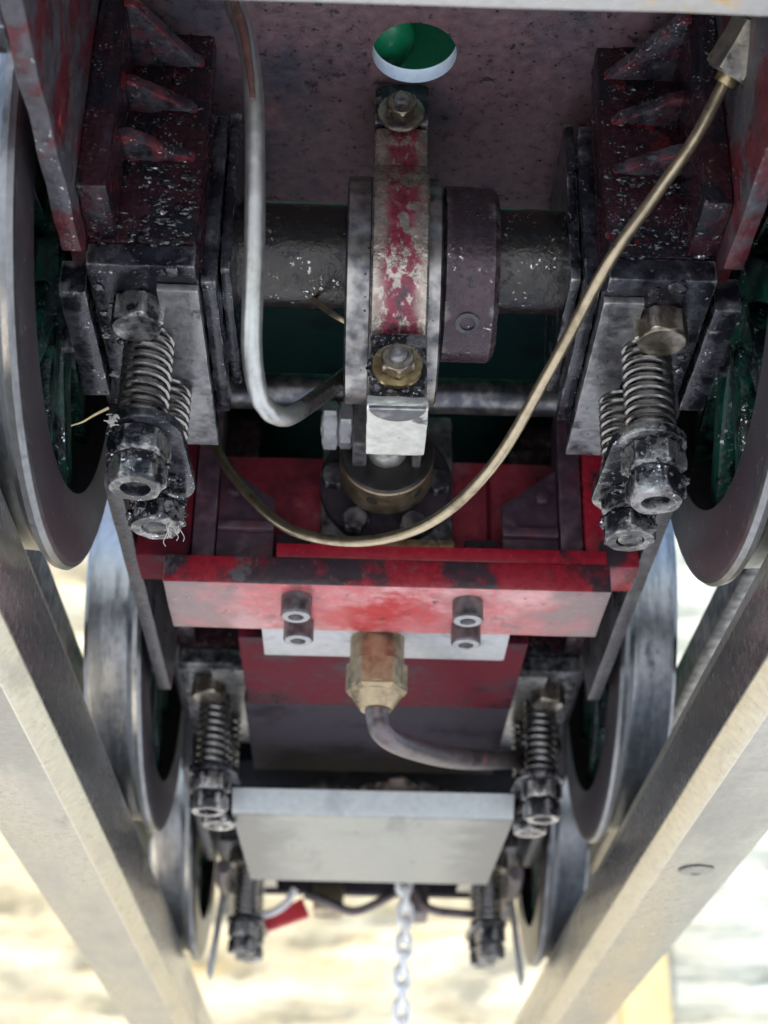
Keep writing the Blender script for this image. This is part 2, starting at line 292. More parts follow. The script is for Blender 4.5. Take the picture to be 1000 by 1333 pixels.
# ------------------------------------------------------------------ mesh helpers (all coordinates in millimetres)
class MB:
    def __init__(s): s.bm = bmesh.new()
    def _new(s, fn):
        t = bmesh.new(); fn(t)
        me = bpy.data.meshes.new('tmp'); t.to_mesh(me); t.free()
        s.bm.from_mesh(me); bpy.data.meshes.remove(me)
        return s
    def box(s, x0, x1, y0, y1, z0, z1, bev=0.4, seg=2):
        x0, x1 = min(x0, x1), max(x0, x1)
        def f(t):
            bmesh.ops.create_cube(t, size=1)
            for v in t.verts:
                v.co = Vector(((x0+x1)/2+v.co.x*(x1-x0), (y0+y1)/2+v.co.y*(y1-y0), (z0+z1)/2+v.co.z*(z1-z0)))
            if bev: bmesh.ops.bevel(t, geom=t.edges[:], offset=bev, segments=seg, profile=.6, affect='EDGES')
        return s._new(f)
    def prism(s, pts, ax, a0, a1, bev=0.35):
        """pts: 2D polygon in the two other axes (in xyz order), extruded along axis ax from a0 to a1"""
        def mk(p, a):
            return [Vector((a, p[0], p[1])), Vector((p[0], a, p[1])), Vector((p[0], p[1], a))][ax]
        def f(t):
            A = [t.verts.new(mk(p, a0)) for p in pts]
            B = [t.verts.new(mk(p, a1)) for p in pts]
            t.faces.new(A); t.faces.new(B)
            for i in range(len(pts)):
                j = (i+1) % len(pts)
                t.faces.new((A[i], A[j], B[j], B[i]))
            bmesh.ops.recalc_face_normals(t, faces=t.faces[:])
            if bev: bmesh.ops.bevel(t, geom=t.edges[:], offset=bev, segments=2, profile=.6, affect='EDGES')
        return s._new(f)
    def lathe(s, prof, o, d, seg=32, rot=0.0, closed=False, xref=None):
        """prof: (along, radius) pairs revolved about the line o + t d"""
        d = Vector(d).normalized(); o = Vector(o)
        a = Vector(xref).normalized() if xref else d.orthogonal().normalized()
        b = d.cross(a)
        def f(t):
            rings = []
            for h, r in prof:
                c = o + d*h
                if r < 1e-6: rings.append([t.verts.new(c)])
                else: rings.append([t.verts.new(c + (a*math.cos(rot+2*math.pi*k/seg) + b*math.sin(rot+2*math.pi*k/seg))*r) for k in range(seg)])
            pr = list(zip(rings, rings[1:]))
            if closed: pr.append((rings[-1], rings[0]))
            for p, q in pr:
                for k in range(seg):
                    l = (k+1) % seg
                    if len(p) == 1 and len(q) == 1: continue
                    if len(p) == 1: t.faces.new((p[0], q[l], q[k]))
                    elif len(q) == 1: t.faces.new((p[k], p[l], q[0]))
                    else: t.faces.new((p[k], p[l], q[l], q[k]))
            bmesh.ops.recalc_face_normals(t, faces=t.faces[:])
        return s._new(f)
    def cyl(s, o, d, L, r, bev=.4, seg=32):
        return s.lathe([(0, 0), (0, r-bev), (bev*.4, r-bev*.3), (bev, r), (L-bev, r), (L-bev*.4, r-bev*.3), (L, r-bev), (L, 0)], o, d, seg)
    def hexnut(s, o, d, L, af, rot=0.0, ch=.8, hole=0.0, depth=0.0, c0=True):
        """hexagonal prism whose corners are turned off conically; optional recess at the far end"""
        R0 = af/2; Rc = R0/math.cos(math.pi/6)
        d = Vector(d).normalized(); o = Vector(o)
        a = d.orthogonal().normalized(); b = d.cross(a)
        N = 48
        def f(t):
            def ring(h, lim):
                out = []
                for k in range(N):
                    th = 2*math.pi*k/N
                    rr = R0/math.cos(((th + math.pi/6) % (math.pi/3)) - math.pi/6)
                    rr = min(rr, lim)
                    out.append(t.verts.new(o+d*h+(a*math.cos(th+rot)+b*math.sin(th+rot))*rr))
                return out
            hs = [(0, R0*.97), (.35*ch, R0+.0), (ch*.8, Rc)] if c0 else [(0, Rc)]
            hs += [(L-ch*.8, Rc), (L-.35*ch, R0), (L, R0*.95)]
            if hole: hs += [(L, hole), (L-depth*.2, hole*.93), (L-depth, hole*.9)]
            rings = [ring(*h) for h in hs]
            for p, q in zip(rings, rings[1:]):
                for k in range(N):
                    l = (k+1) % N
                    t.faces.new((p[k], p[l], q[l], q[k]))
            t.faces.new(rings[0]); t.faces.new(rings[-1])
            bmesh.ops.recalc_face_normals(t, faces=t.faces[:])
        return s._new(f)
    def tube(s, pts, r, seg=14, sub=8, cap=True, squash=None):
        P = [Vector(p) for p in pts]
        if sub > 1:
            Q = []
            E_ = [2*P[0]-P[1]]+P+[2*P[-1]-P[-2]]
            for i in range(1, len(E_)-2):
                p0, p1, p2, p3 = E_[i-1:i+3]
                for k in range(sub):
                    u = k/sub
                    Q.append(.5*((2*p1)+(-p0+p2)*u+(2*p0-5*p1+4*p2-p3)*u*u+(-p0+3*p1-3*p2+p3)*u**3))
            Q.append(P[-1]); P = Q
        def f(t):
            tan = [(P[min(i+1, len(P)-1)]-P[max(i-1, 0)]).normalized() for i in range(len(P))]
            nrm = tan[0].orthogonal().normalized()
            rings = []
            for i, p in enumerate(P):
                nrm = (nrm-tan[i]*nrm.dot(tan[i])).normalized()
                bn = tan[i].cross(nrm)
                rr = r(i/(len(P)-1)) if callable(r) else r
                rings.append([t.verts.new(p+(nrm*math.cos(2*math.pi*k/seg)+bn*math.sin(2*math.pi*k/seg))*rr) for k in range(seg)])
            for p, q in zip(rings, rings[1:]):
                for k in range(seg):
                    l = (k+1) % seg
                    t.faces.new((p[k], p[l], q[l], q[k]))
            if cap: t.faces.new(rings[0]); t.faces.new(rings[-1])
            bmesh.ops.recalc_face_normals(t, faces=t.faces[:])
        return s._new(f)
    def blob(s, c, r, amp=.4, sub=3, sc=(1, 1, 1), seed=0):
        def f(t):
            bmesh.ops.create_icosphere(t, subdivisions=sub, radius=1)
            for v in t.verts:
                n = noise.noise(v.co*1.7+Vector((seed*3.1, seed, 0)))+.5*noise.noise(v.co*4.1+Vector((seed, 7, seed)))
                q = v.co*(1+amp*n)*r
                v.co = Vector(c)+Vector((q.x*sc[0], q.y*sc[1], q.z*sc[2]))
        return s._new(f)
    def rough(s, maxlen, amp, scale, seed=0, lump=0):
        """cut long edges and push the surface in and out unevenly (grease, casting skin, dents)"""
        bm = s.bm
        for _ in range(6):
            es = [e for e in bm.edges if e.calc_length() > maxlen]
            if not es: break
            bmesh.ops.subdivide_edges(bm, edges=es, cuts=1, use_grid_fill=True)
        bmesh.ops.triangulate(bm, faces=[f for f in bm.faces if len(f.verts) > 4])
        bm.normal_update()
        for v in bm.verts:
            p = v.co*scale+Vector((seed*1.7, seed*.9, seed))
            k = noise.noise(p)+.5*noise.noise(p*2.3)
            if lump: k += lump*max(0, noise.noise(p*.6+Vector((9, 9, 9)))-.1)*3
            v.co = v.co+v.normal*(k*amp)
        return s
    def mirror(s):
        for v in s.bm.verts: v.co.x = -v.co.x
        bmesh.ops.reverse_faces(s.bm, faces=s.bm.faces[:])
        return s
    def build(s, name, m, parent=None, label=None, smooth=True, ang=32, kind=None, origin=None):
        bm = s.bm
        O = Vector(origin) if origin else Vector((0, 0, 0))
        for v in bm.verts: v.co = (v.co-O)*MM
        bm.normal_update()
        if smooth:
            for f in bm.faces: f.smooth = True
            for e in bm.edges:
                if len(e.link_faces) == 2 and e.calc_face_angle(0) > R(ang): e.smooth = False
        me = bpy.data.meshes.new(name)
        bm.to_mesh(me); bm.free()
        mats = m if isinstance(m, (list, tuple)) else [m]
        for k in mats: me.materials.append(k)
        o = bpy.data.objects.new(name, me)
        COL.objects.link(o)
        o.location = O*MM
        if parent: attach(o, parent)
        if label: o['label'] = label
        if kind: o['kind'] = kind
        return o

WORLD = {}
def attach(o, p):
    o.parent = p
    o.matrix_parent_inverse = Matrix.Translation(-WORLD.get(p.name, Vector((0, 0, 0))))
def reg(o, at=(0, 0, 0)): WORLD[o.name] = Vector(at)*MM
def thing(name, label, cat, at=(0, 0, 0), group=None):
    o = bpy.data.objects.new(name, None); COL.objects.link(o)
    o.location = Vector(at)*MM; o.empty_display_size = .01
    o['label'] = label; o['category'] = cat
    if group: o['group'] = group
    reg(o, at)
    return o
def tag(o, label, cat, group=None):
    o['label'] = label; o['category'] = cat
    if group: o['group'] = group
    return o
def copy_at(o, off, parent=None):
    c = o.copy(); COL.objects.link(c)
    c.location = o.location+Vector(off)*MM
    if parent: attach(c, parent)
    return c

# ------------------------------------------------------------------ setting
g = MB(); g._new(lambda t: bmesh.ops.create_grid(t, x_segments=1, y_segments=1, size=60000))
for v in g.bm.verts: v.co.z = -650
go = g.build('ground', M_['ground'], smooth=False); go['kind'] = 'structure'

def rough_wall(name, x0, x1, y, z0, z1, m, label, seed, course=70, amp=16):
    def f(t):
        nx, nz = int((x1-x0)/22), int((z1-z0)/16)
        V = [[None]*(nx+1) for _ in range(nz+1)]
        for i in range(nz+1):
            for j in range(nx+1):
                x = x0+(x1-x0)*j/nx; z = z0+(z1-z0)*i/nz
                wz = z+14*noise.noise(Vector((x*.006, 3, seed)))
                d = amp*noise.noise(Vector((x*.008, wz*.02, seed)))+.5*amp*noise.noise(Vector((x*.025, wz*.05, seed)))
                d -= 10*max(0, 1-abs((wz % course)-course/2)/9)
                V[i][j] = t.verts.new((x, y-d, z))
        for i in range(nz):
            for j in range(nx): t.faces.new((V[i][j], V[i][j+1], V[i+1][j+1], V[i+1][j]))
        bk = [t.verts.new(p) for p in ((x0, y+250, z0), (x1, y+250, z0), (x1, y+250, z1), (x0, y+250, z1))]
        t.faces.new(bk[::-1])
        t.faces.new([V[nz][j] for j in range(nx+1)]+[bk[2], bk[3]])
        t.faces.new([V[i][0] for i in range(nz, -1, -1)]+[bk[0], bk[3]])
        t.faces.new([V[i][nx] for i in range(nz+1)]+[bk[2], bk[1]])
    o = MB()._new(f).build(name, m, ang=60)
    return tag(o, label, 'wall')
rough_wall('stone_wall', -2600, 470, 2500, -652, 1500, M_['wall'], 'cream and yellow rough stone wall, blurred behind the locomotive', 2)
rough_wall('pale_wall', 474, 2900, 2560, -652, 1500, M_['wallpale'], 'whitish rough wall at far right behind the yellow post', 5, 60, 12)
tag(MB().box(392, 462, 2400, 2458, -652, 470, 4).rough(120, 2, .01).build('timber_post', M_['post']), 'pale yellow upright timber post, blurred below the right rail', 'post')

# ------------------------------------------------------------------ the two rails
RAILZ = 7.4
def rail(name, s, label):
    t1 = 3.6 if s > 0 else 1.2
    prof = [(68.5, -t1), (68.5+t1*.16, 0), (91, 0), (92.6, -1.5), (92.6, -21), (91.2, -22.6), (72.4, -22.6), (68.5, -18.6)]
    prof = [(x, z+RAILZ) for x, z in prof]
    t = thing(name, label, 'rail', (s*82, 400, RAILZ-22.6), 'pair of rails')
    b = MB().prism([(s*x, z) for x, z in prof], 1, -900, 1900, .45)
    b.rough(60, .12, .02, seed=s)
    o = b.build('bar', [M_['rail'], M_['railside'], M_['railedge']], t)
    for p in o.data.polygons:
        c = p.center/MM
        if abs(p.normal.x) > .994 and abs(abs(c.x)-68.5) < 1.2 and c.z < RAILZ-t1+.1: p.material_index = 1
        elif abs(c.x) < 73.2: p.material_index = 2
    return t
lr = rail('track_rail', -1, 'left grey aluminium bar rail, plain underside, running under the left wheels')
rr = rail('track_rail', 1, 'right grey aluminium bar rail with a dark screw hole in its underside')
MB().lathe([(0, 0), (0, 2.6), (-.4, 3.6), (.25, 4.6), (.3, 0)], (81.3, 404, RAILZ-22.65), (0, 0, -1), 28).rough(1.2, .3, .5, 3).build('screw_hole', M_['hubs'], rr)

# ------------------------------------------------------------------ locomotive
LOCO_AT = (0, 440.5, 7.4)
loco = thing('steam_locomotive', 'red, green and black miniature steam locomotive seen from below, standing on the two rails', 'locomotive', LOCO_AT)
AX = [260, 440.5, 613]
AZ = 66.7
BACK = [62.0, 61.6, 62.6]
KZ = [42.5, 40.5, 39.5]

# bodywork above
b = MB().box(-93, 93, 190, 900, 132, 136, .5)
b.build('footplate', M_['greenpaint'], loco, 'green running plate over the wheels')
MB().box(-54, 54, 345, 640, 128.5, 131.8, .4).build('added_dark_underpanel', M_['greendark'], loco)  # dark panel added under the running plate so its middle reads dark
MB().cyl((0, 160, 193), (0, 1, 0), 420, 55, 1, 64).build('boiler', M_['greendark'], loco)
MB().box(-92, 92, 190.5, 900, 136.5, 330, 3).build('side_tank', M_['greenpaint'], loco)
MB().box(-46, 46, 474, 596, 34, 128, 1).build('firebox', M_['black'], loco)
MB().blob((-3.2, 262, 126.5), 6.5, .08, 3, (1.0, 1.0, 1.1)).build('plug', M_['greenpaint'], loco, 'green plug glimpsed through the round hole')

# buffer beam at the camera end
b = MB().box(-96, 96, 146, 165.5, 40, 96, 1.2).rough(12, .25, .06, 3)
b.build('buffer_beam', M_['beam'], loco, 'pale scuffed beam across the top edge')
for s in (-1, 1):
    MB().box(s*59.0, s*90, 165.8, 181, 43.5, 58, .8).rough(6, .25, .12, s).build('beam_bracket', M_['keep'], loco)

# main frames
def frame(s):
    top = 131
    P = [(140, 46)]
    for i in range(10): P.append((150+i*8.6, 42.6+1.2*noise.noise(Vector((i*.9, s*3, 1)))))
    P += [(234, 47.5), (286.5, 47.5), (286.5, top), (140, top)]
    b = MB().prism(P, 0, s*55.4, s*58.8, .35)
    b.rough(7, .28, .11, s*4)
    b.build('frame', M_['frame'], loco, 'chipped red frame plate at the leading axle')
    P = [(287, 47.5), (291, 31), (404, 30), (412, 46.5), (468, 46.5), (473, 31), (578, 31), (585, 46.5), (640, 46.5), (645, 33), (668, 32), (690, 42), (690, top), (287, top)]
    b = MB().prism(P, 0, s*55.4, s*58.8, .35)
    b.rough(9, .25, .1, s*6)
    b.build('rear_frame', M_['framedark'], loco)
for s in (-1, 1): frame(s)

# cross plate with the round hole, above the leading axle
def cross_plate(t):
    N = 48; cx, cy, r = 1.8, 234.1, 8.1
    X0, X1, Y0, Y1, Z0, Z1 = -54, 54, 170, 280.5, 96, 99.4
    def sq(a):
        c, s_ = math.cos(a), math.sin(a)
        k = min(((X1-cx) if c > 0 else (X0-cx))/c if abs(c) > 1e-9 else 1e9, ((Y1-cy) if s_ > 0 else (Y0-cy))/s_ if abs(s_) > 1e-9 else 1e9)
        return cx+c*k, cy+s_*k
    angs = sorted([2*math.pi*k/N for k in range(N)]+[math.atan2(y-cy, x-cx) % (2*math.pi) for x in (X0, X1) for y in (Y0, Y1)])
    R_ = {}
    for z in (Z0, Z1):
        R_[z] = ([t.verts.new((cx+r*math.cos(a), cy+r*math.sin(a), z)) for a in angs], [t.verts.new((*sq(a), z)) for a in angs])
    n = len(angs)
    for i in range(n):
        j = (i+1) % n
        for z in (Z0, Z1): t.faces.new((R_[z][0][i], R_[z][0][j], R_[z][1][j], R_[z][1][i]))
        f = t.faces.new((R_[Z0][0][i], R_[Z0][0][j], R_[Z1][0][j], R_[Z1][0][i])); f.material_index = 1
        t.faces.new((R_[Z0][1][i], R_[Z0][1][j], R_[Z1][1][j], R_[Z1][1][i]))
    bmesh.ops.recalc_face_normals(t, faces=t.faces[:])
MB()._new(cross_plate).build('cross_plate', [M_['plate'], M_['white']], loco, 'dusky red cross plate with a white edged round hole', ang=20)

# wheelsets
def tyre_mesh(s, back):
    prof = [(0, 48.0), (0, 61.4), (.4, 62.4), (1.4, 63.0), (2.6, 62.7), (3.4, 61.6), (4.4, 60.0), (5.6, 59.4), (14.8, 58.8), (15.8, 57.9), (15.8, 49.0)]
    return prof
for ai, Y in enumerate(AX):
    bk = BACK[ai]
    ax = MB().cyl((-61.5, Y, AZ), (1, 0, 0), 123, 10.2, .3, 48)
    if ai == 0: ax.rough(3.0, .16, .35, 5, lump=.8)
    axle = ax.build('axle', M_['axle'], loco, 'greasy round axle between the leading wheels' if ai == 0 else None)
    for s in (-1, 1):
        prof = tyre_mesh(s, bk)
        rim_n = 3
        m = MB().lathe([(s*(bk+h), r) for h, r in prof], (0, Y, AZ), (1, 0, 0), 128, closed=True)
        wheel = m.build('wheel', [M_['rim'], M_['tyre']], loco, ang=25)
        for p in wheel.data.polygons:
            xs = [wheel.data.vertices[i].co for i in p.vertices]
            hx = sum(abs(v.x) for v in xs)/len(xs)/MM-bk
            rr_ = sum(math.hypot(v.y-Y*MM, v.z-AZ*MM) for v in xs)/len(xs)/MM
            if hx > .12 and rr_ > 54: p.material_index = 1
        reg(wheel, LOCO_AT)
        WORLD[wheel.name] = Vector((0, 0, 0))
        MB().lathe([(s*(bk+9.5), 12), (s*(bk+9.5), 48.1), (s*(bk+13), 49.3), (s*(bk+13), 12)], (0, Y, AZ), (1, 0, 0), 64, closed=True).rough(8, .35, .1, ai+s).build('web', M_['green'], wheel)
        for k in range(12):
            a = 2*math.pi*(k+.35)/12
            sp = MB().prism([(-4.4, 12), (4.4, 12), (3.0, 48.7), (-3.0, 48.7)], 0, s*(bk+3.4), s*(bk+9.6), 1.2)
            rot = Matrix.Translation((0, Y, AZ)) @ Matrix.Rotation(a, 4, 'X')
            for v in sp.bm.verts: v.co = rot @ v.co
            sp.rough(5, .5, .16, k+ai*12)
            sp.build('spoke', M_['green'], wheel)
        MB().lathe([(s*(bk+.6), 10.3), (s*(bk+.6), 17), (s*(bk+1.6), 18), (s*(bk+17), 16), (s*(bk+17), 0)], (0, Y, AZ), (1, 0, 0), 40).build('hub', M_['green'], wheel)
        MB().cyl((s*(bk+14.5), Y-4 if s < 0 else Y+4, AZ-29), (s, 0, 0), 12, 4.2).build('crank_pin', M_['bolt'], wheel)
for s, (dy, dz) in ((-1, (-4, -29)), (1, (4, -29))):
    xo = 81.0
    rod = MB().box(s*xo, s*(xo+5.5), AX[0]+dy-9, AX[2]+dy+9, AZ+dz-4.6, AZ+dz+4.6, .8)
    for Y in AX: rod.lathe([(0, 0), (0, 8.4), (.5, 9), (5.5, 9), (6, 8.4), (6, 0)], (s*(xo-.3), Y+dy, AZ+dz), (s, 0, 0), 32)
    r_ = rod.build('coupling_rod', M_['sheave'], loco)
    for Y in AX: MB().hexnut((s*(xo+5.8), Y+dy, AZ+dz), (s, 0, 0), 5, 8, .2).build('rod_nut', M_['bright'], loco)

# axleboxes, horns, keeps and springs
def spring_mesh(x, y, z0, z1, r=4.1, wire=.66, turns=10.5):
    n = int(turns*18)
    pts = []
    for i in range(n+1):
        u = i/n
        # closed coils at the ends
        v = u+0.0*math.sin(u)
        pts.append((x+r*math.cos(2*math.pi*turns*u), y+r*math.sin(2*math.pi*turns*u), z1+(z0-z1)*v))
    return MB().tube(pts, wire, 8, 1)
for ai, Y in enumerate(AX):
    K = KZ[ai]
    detail = ai == 0
    for s in (-1, 1):
        # axlebox
        b = MB().box(s*35.8, s*55.2, Y-21, Y+21, K+4.8, 86, .6)
        if detail: b.rough(5, .25, .15, s)
        b.build('axlebox', M_['horn'], loco)
        b = MB().box(s*31.2, s*33.2, Y-17.5, Y+22, K+8, 87, .5).box(s*33.4, s*36.0, Y-20.5, Y+25, K+3, 84, .5)
        if detail: b.rough(4, .3, .2, s+3, lump=.6)
        b.build('axlebox_flange', M_['keep'], loco)
        # horn casting: cheeks before and behind the axlebox, gussets to the frame
        for f in (-1, 1):
            y0 = Y+f*29; y1 = Y+f*21.6
            b = MB().box(s*36.2, s*55.3, min(y0, y1), max(y0, y1), K+4.9, 118, .7)
            if detail: b.rough(2.6, .42, .22, s*2+f, lump=.7)
            horn = b.build('horn_block', M_['horn'], loco)
            WORLD[horn.name] = Vector((0, 0, 0))
            for gz, ln, xa, th in ((K+45.5, 15.5, 37.2, 2.6), (K+34.5, 7.5, 37.8, 2.4), (K+23, 6.5, 37.5, 2.4)):
                ya, yb = y0-f*.2, y0+f*ln
                P = [(s*xa, ya), (s*(xa+1.5), ya+f*1.2), (s*49.0, yb), (s*51.0, yb), (s*51.0, ya)]
                b = MB().prism(P, 2, gz, gz+th, .7)
                if detail: b.rough(1.5, .14 if ln > 12 else .3, .45, gz+s, lump=.5)
                b.build('gusset', M_['gusset'], horn)
            MB().box(s*50.2, s*55.3, min(y0+f*.3, y0+f*15), max(y0+f*.3, y0+f*15), K+5.2, 118, .5).rough(5, .3, .2, 2).build('flange', M_['horn'], horn)
        # keep plate
        b = MB().box(s*36.2, s*55.3, Y-29, Y+28.5, K, K+4.6, .5)
        if detail: b.rough(3.2, .14, .25, s+8, lump=.5)
        keep = b.build('keep_plate', M_['keep'], loco)
        WORLD[keep.name] = Vector((0, 0, 0))
        b = MB().box(s*35.9, s*(43.2 if detail else 46), Y+(-24 if detail else -28.5), Y+31, K-1.6, K-.1, .3)
        if detail: b.rough(3, .1, .3, s+2)
        b.build('rubbing_strip', M_['keeplight'], keep, 'pale rubbed strip along the inner edge')
        MB().hexnut((s*47.2, Y-17.3, K+.2), (0, 0, -1), 5.6, 8.8, .5 if s < 0 else .15, .8).build('keep_bolt', M_['nut' if s < 0 and detail else 'bolt'], keep)
        if detail:
            MB().box(s*56.0, s*61.0, Y-22, Y+13, K-1.2, K+6, .6).rough(4, .25, .2, s).build('horn_stay', M_['keep'], loco)
            MB().prism([(Y-10, 92), (Y-3, 92), (Y+8, 52), (Y+7, 45.6), (Y+2.5, 45.2), (Y+.5, 49)], 0, s*61.8, s*64.6, .5).rough(4, .2, .2, s+4).build('brake_hanger', M_['keep'], loco)
        # two springs on studs, with a slotted plate and locked nuts
        zt, zb = K-.1, K-(20.6, 23.0, 23.0)[ai]
        zend = (9.6, 5.5, 3.5)[ai]
        for k, (yy, xx) in enumerate(((Y-9, 45.9), (Y+9.2, 44.3))):
            st = MB().cyl((s*xx, yy, zt), (0, 0, -1), zt-zend-1.0, 2.4, .3, 20).build('spring_stud', M_['nut'], loco)
            WORLD[st.name] = Vector((0, 0, 0))
            spring_mesh(s*xx, yy, zb, zt-.4).build('spring', M_['spring'], loco)
            ze = zend+(1.4 if k else 0)
            h1 = (zb-1.6-ze)*.5
            n1 = MB().hexnut((s*xx, yy, zb-2.1), (0, 0, -1), h1-.3, 9.9, .3+k*.5+s*.2, .7)
            if detail: n1.rough(1.6, .22, .5, k+s, lump=.6)
            n1.build('nut', M_['nut'], st)
            n2 = MB().hexnut((s*xx, yy, zb-2.1-h1), (0, 0, -1), h1, 9.4, .9+k*.3-s*.3, 1.0, hole=2.7, depth=1.8)
            if detail: n2.rough(1.6, .16, .5, k+s+5, lump=.4)
            n2.build('lock_nut', M_['nut'], st)
            MB().cyl((s*xx, yy, ze+1.4), (0, 0, 1), 1.5, 2.3, .4, 20).rough(1.2, .2, .8, k).build('stud_end', M_['grease'], st)
            if detail:
                gb = MB()
                for q in range(34):
                    a = random.uniform(0, 6.28); zz = random.uniform(ze+1.0, zb-1)
                    gb.blob((s*xx+5.0*math.cos(a), yy+5.0*math.sin(a), zz), abs(random.gauss(.3, .35))+.2, .8, 2, (1, 1, .8), q+k*20)
                gb.build('grease_lump', M_['grease'], st, kind='stuff')
        P = []
        for q in range(17): a = math.pi+math.pi*q/16; P.append((s*(45.2)+6.8*math.cos(a), Y-9+6.8*math.sin(a)))
        for q in range(17): a = math.pi*q/16; P.append((s*(44.2)+6.6*math.cos(a), Y+10+6.6*math.sin(a)))
        b = MB().prism(P, 2, zb-2.0, zb, .4)
        if detail: b.rough(3, .15, .3, s)
        b.build('spring_plate', M_['keep' if s < 0 else 'nut'], loco)
        # grease packed behind the springs
        if detail:
            gb = MB()
            for q in range(70):
                gb.blob((s*random.uniform(38, 55), random.uniform(Y-28, Y+26), K-.05), abs(random.gauss(.3, .4))+.2, .8, 2, (1.2, 1.2, .35), q+60)
            gb.build('grease_lump', M_['grease'], keep, kind='stuff')
            gb = MB()
            for q in range(230):
                gb.blob((s*random.uniform(37, 54), Y-29.1, K+4.5+abs(random.gauss(0, 15))), abs(random.gauss(.15, .25))+.16, .8, 2, (1.3, .55, .8), q+90)
            gb.build('grease_lump', M_['grease'], horn, kind='stuff')

# ---- eccentric, strap and collar on the leading axle
EY, EZ = 259, 58.0
MB().lathe([(-10.1, 0), (-10.1, 21.4), (-9.7, 21.9), (-5.7, 21.9), (-5.6, 21.2), (5.0, 21.2), (5.1, 21.9), (7.2, 21.9), (7.6, 21.4), (7.6, 0)], (0, EY, EZ), (1, 0, 0), 96).build('eccentric_sheave', M_['sheave'], loco)
st = thing_strap = MB().lathe([(-5.5, 21.3), (-5.5, 24.0), (-5.1, 24.4), (4.6, 24.4), (5.0, 24.0), (5.0, 21.3)], (0, EY, EZ), (1, 0, 0), 96, closed=True).build('eccentric_strap', M_['strap'], loco, 'steel strap with worn red paint')
WORLD[st.name] = Vector((0, 0, 0))
def lug(z0, z1, sgn):
    b = MB().box(-5.4, 4.9, EY-17.5, EY-2.6, z0, z1, .5).box(-5.3, 4.8, EY-2.2, EY+9, z0+(9 if sgn == 2 else 1.0), z1-.6, .5)
    b.rough(3, .12, .3, sgn)
    return b
lug(85.0, 95, 1).build('upper_lug', M_['keep'], st)
MB().box(-5.45, 4.95, EY-17.0, EY-9, 71, 84.7, 1.2).rough(3, .1, .3, 7).build('strap_neck', M_['strap'], st)
lug(22.0, 37, 2).build('lower_lug', M_['nut'], st)
MB().box(-5.6, 5.1, EY-20.2, EY-3.4, 19.8, 22.2, .35).rough(2, .14, .3, 4).build('lug_plate', M_['bright'], st, 'bright steel block under the strap')
MB().prism([(-.3+5.1*math.cos(a), EY-21.3+5.1*math.sin(a)) for a in [math.pi*(.06+.88*q/24) for q in range(25)]], 2, 19.35, 20.2, .2).build('tab_washer', M_['sheave'], st)
for z, m in ((87.2, 'bolt'), (29.6, 'brass')):
    bb = MB().lathe([(0, 2.5), (0, 4.4), (.5, 4.6), (1.0, 4.4), (1.1, 2.5)], (-.4, EY-17.6, z), (0, -1, 0), 36).build('washer', M_[m], st)
    MB().hexnut((-.4, EY-18.7, z), (0, -1, 0), 2.6, 5.6, .35, .6).build('strap_bolt', M_['bolt'], st)
    MB().lathe([(0, 1.6), (1.1, 1.6), (1.7, 1.2), (1.9, 0)], (-.4, EY-21.2, z), (0, -1, 0), 20).build('bolt_end', M_['nut'], st)
gb = MB()
for q in range(60):
    gb.blob((random.uniform(-5, 4.6), EY-17.55, random.uniform(22.8, 36.6)), abs(random.gauss(.2, .25))+.15, .8, 2, (1, .5, 1), q)
for q in range(14):
    a = random.uniform(2.2, 4.6)
    gb.blob((-.4+4.9*math.cos(a), EY-17.6, 29.6+4.9*math.sin(a)), random.uniform(.5, .8), .6, 2, (1, .6, 1), q+70)
gb.build('grease_lump', M_['grease'], st, kind='stuff')
cl = MB().lathe([(7.9, 0), (7.9, 16.0), (8.6, 17.0), (17.6, 17.0), (18.6, 16.0), (18.6, 0)], (0, 259, 62.5), (1, 0, 0), 72).rough(3, .12, .3, 9, lump=.4).build('collar', M_['hub'], loco, 'thick greasy collar beside the strap')
WORLD[cl.name] = Vector((0, 0, 0))
MB().lathe([(-.3, 0), (-.3, 1.7), (.25, 2.3), (.3, 1.5), (-1.0, 1.2)], (12.9, 252.4, 46.9), (0, -.39, -.92), 24).build('set_screw', M_['grease'], cl)
# pump rod behind the strap, pin and nuts
rod = MB().box(-3.4, 2.8, EY+8, 306, 52, 58, .8).build('pump_rod', M_['cap'], loco)
WORLD[rod.name] = Vector((0, 0, 0))
MB().cyl((-15.4, 303, 53.5), (1, 0, 0), 22, 2.4, .3, 20).build('pin', M_['bolt'], rod)
MB().box(-8.4, -5.2, 298.5, 309, 46.5, 60.5, .8).box(4.6, 6.6, 298.5, 309, 46.5, 60.5, .8).build('fork', M_['cap'], rod)
for x0, L_ in ((-15.0, 3.4), (-11.4, 3.0)):
    MB().hexnut((x0, 303, 53.5), (1, 0, 0), L_, 9.2, .1+x0*.1, .5).build('pin_nut', M_['ally'], rod)
# cross shaft
MB().cyl((-55.3, 308, 64.8), (1, 0, 0), 110.6, 4.1, .3, 32).build('cross_shaft', M_['sheave'], loco)

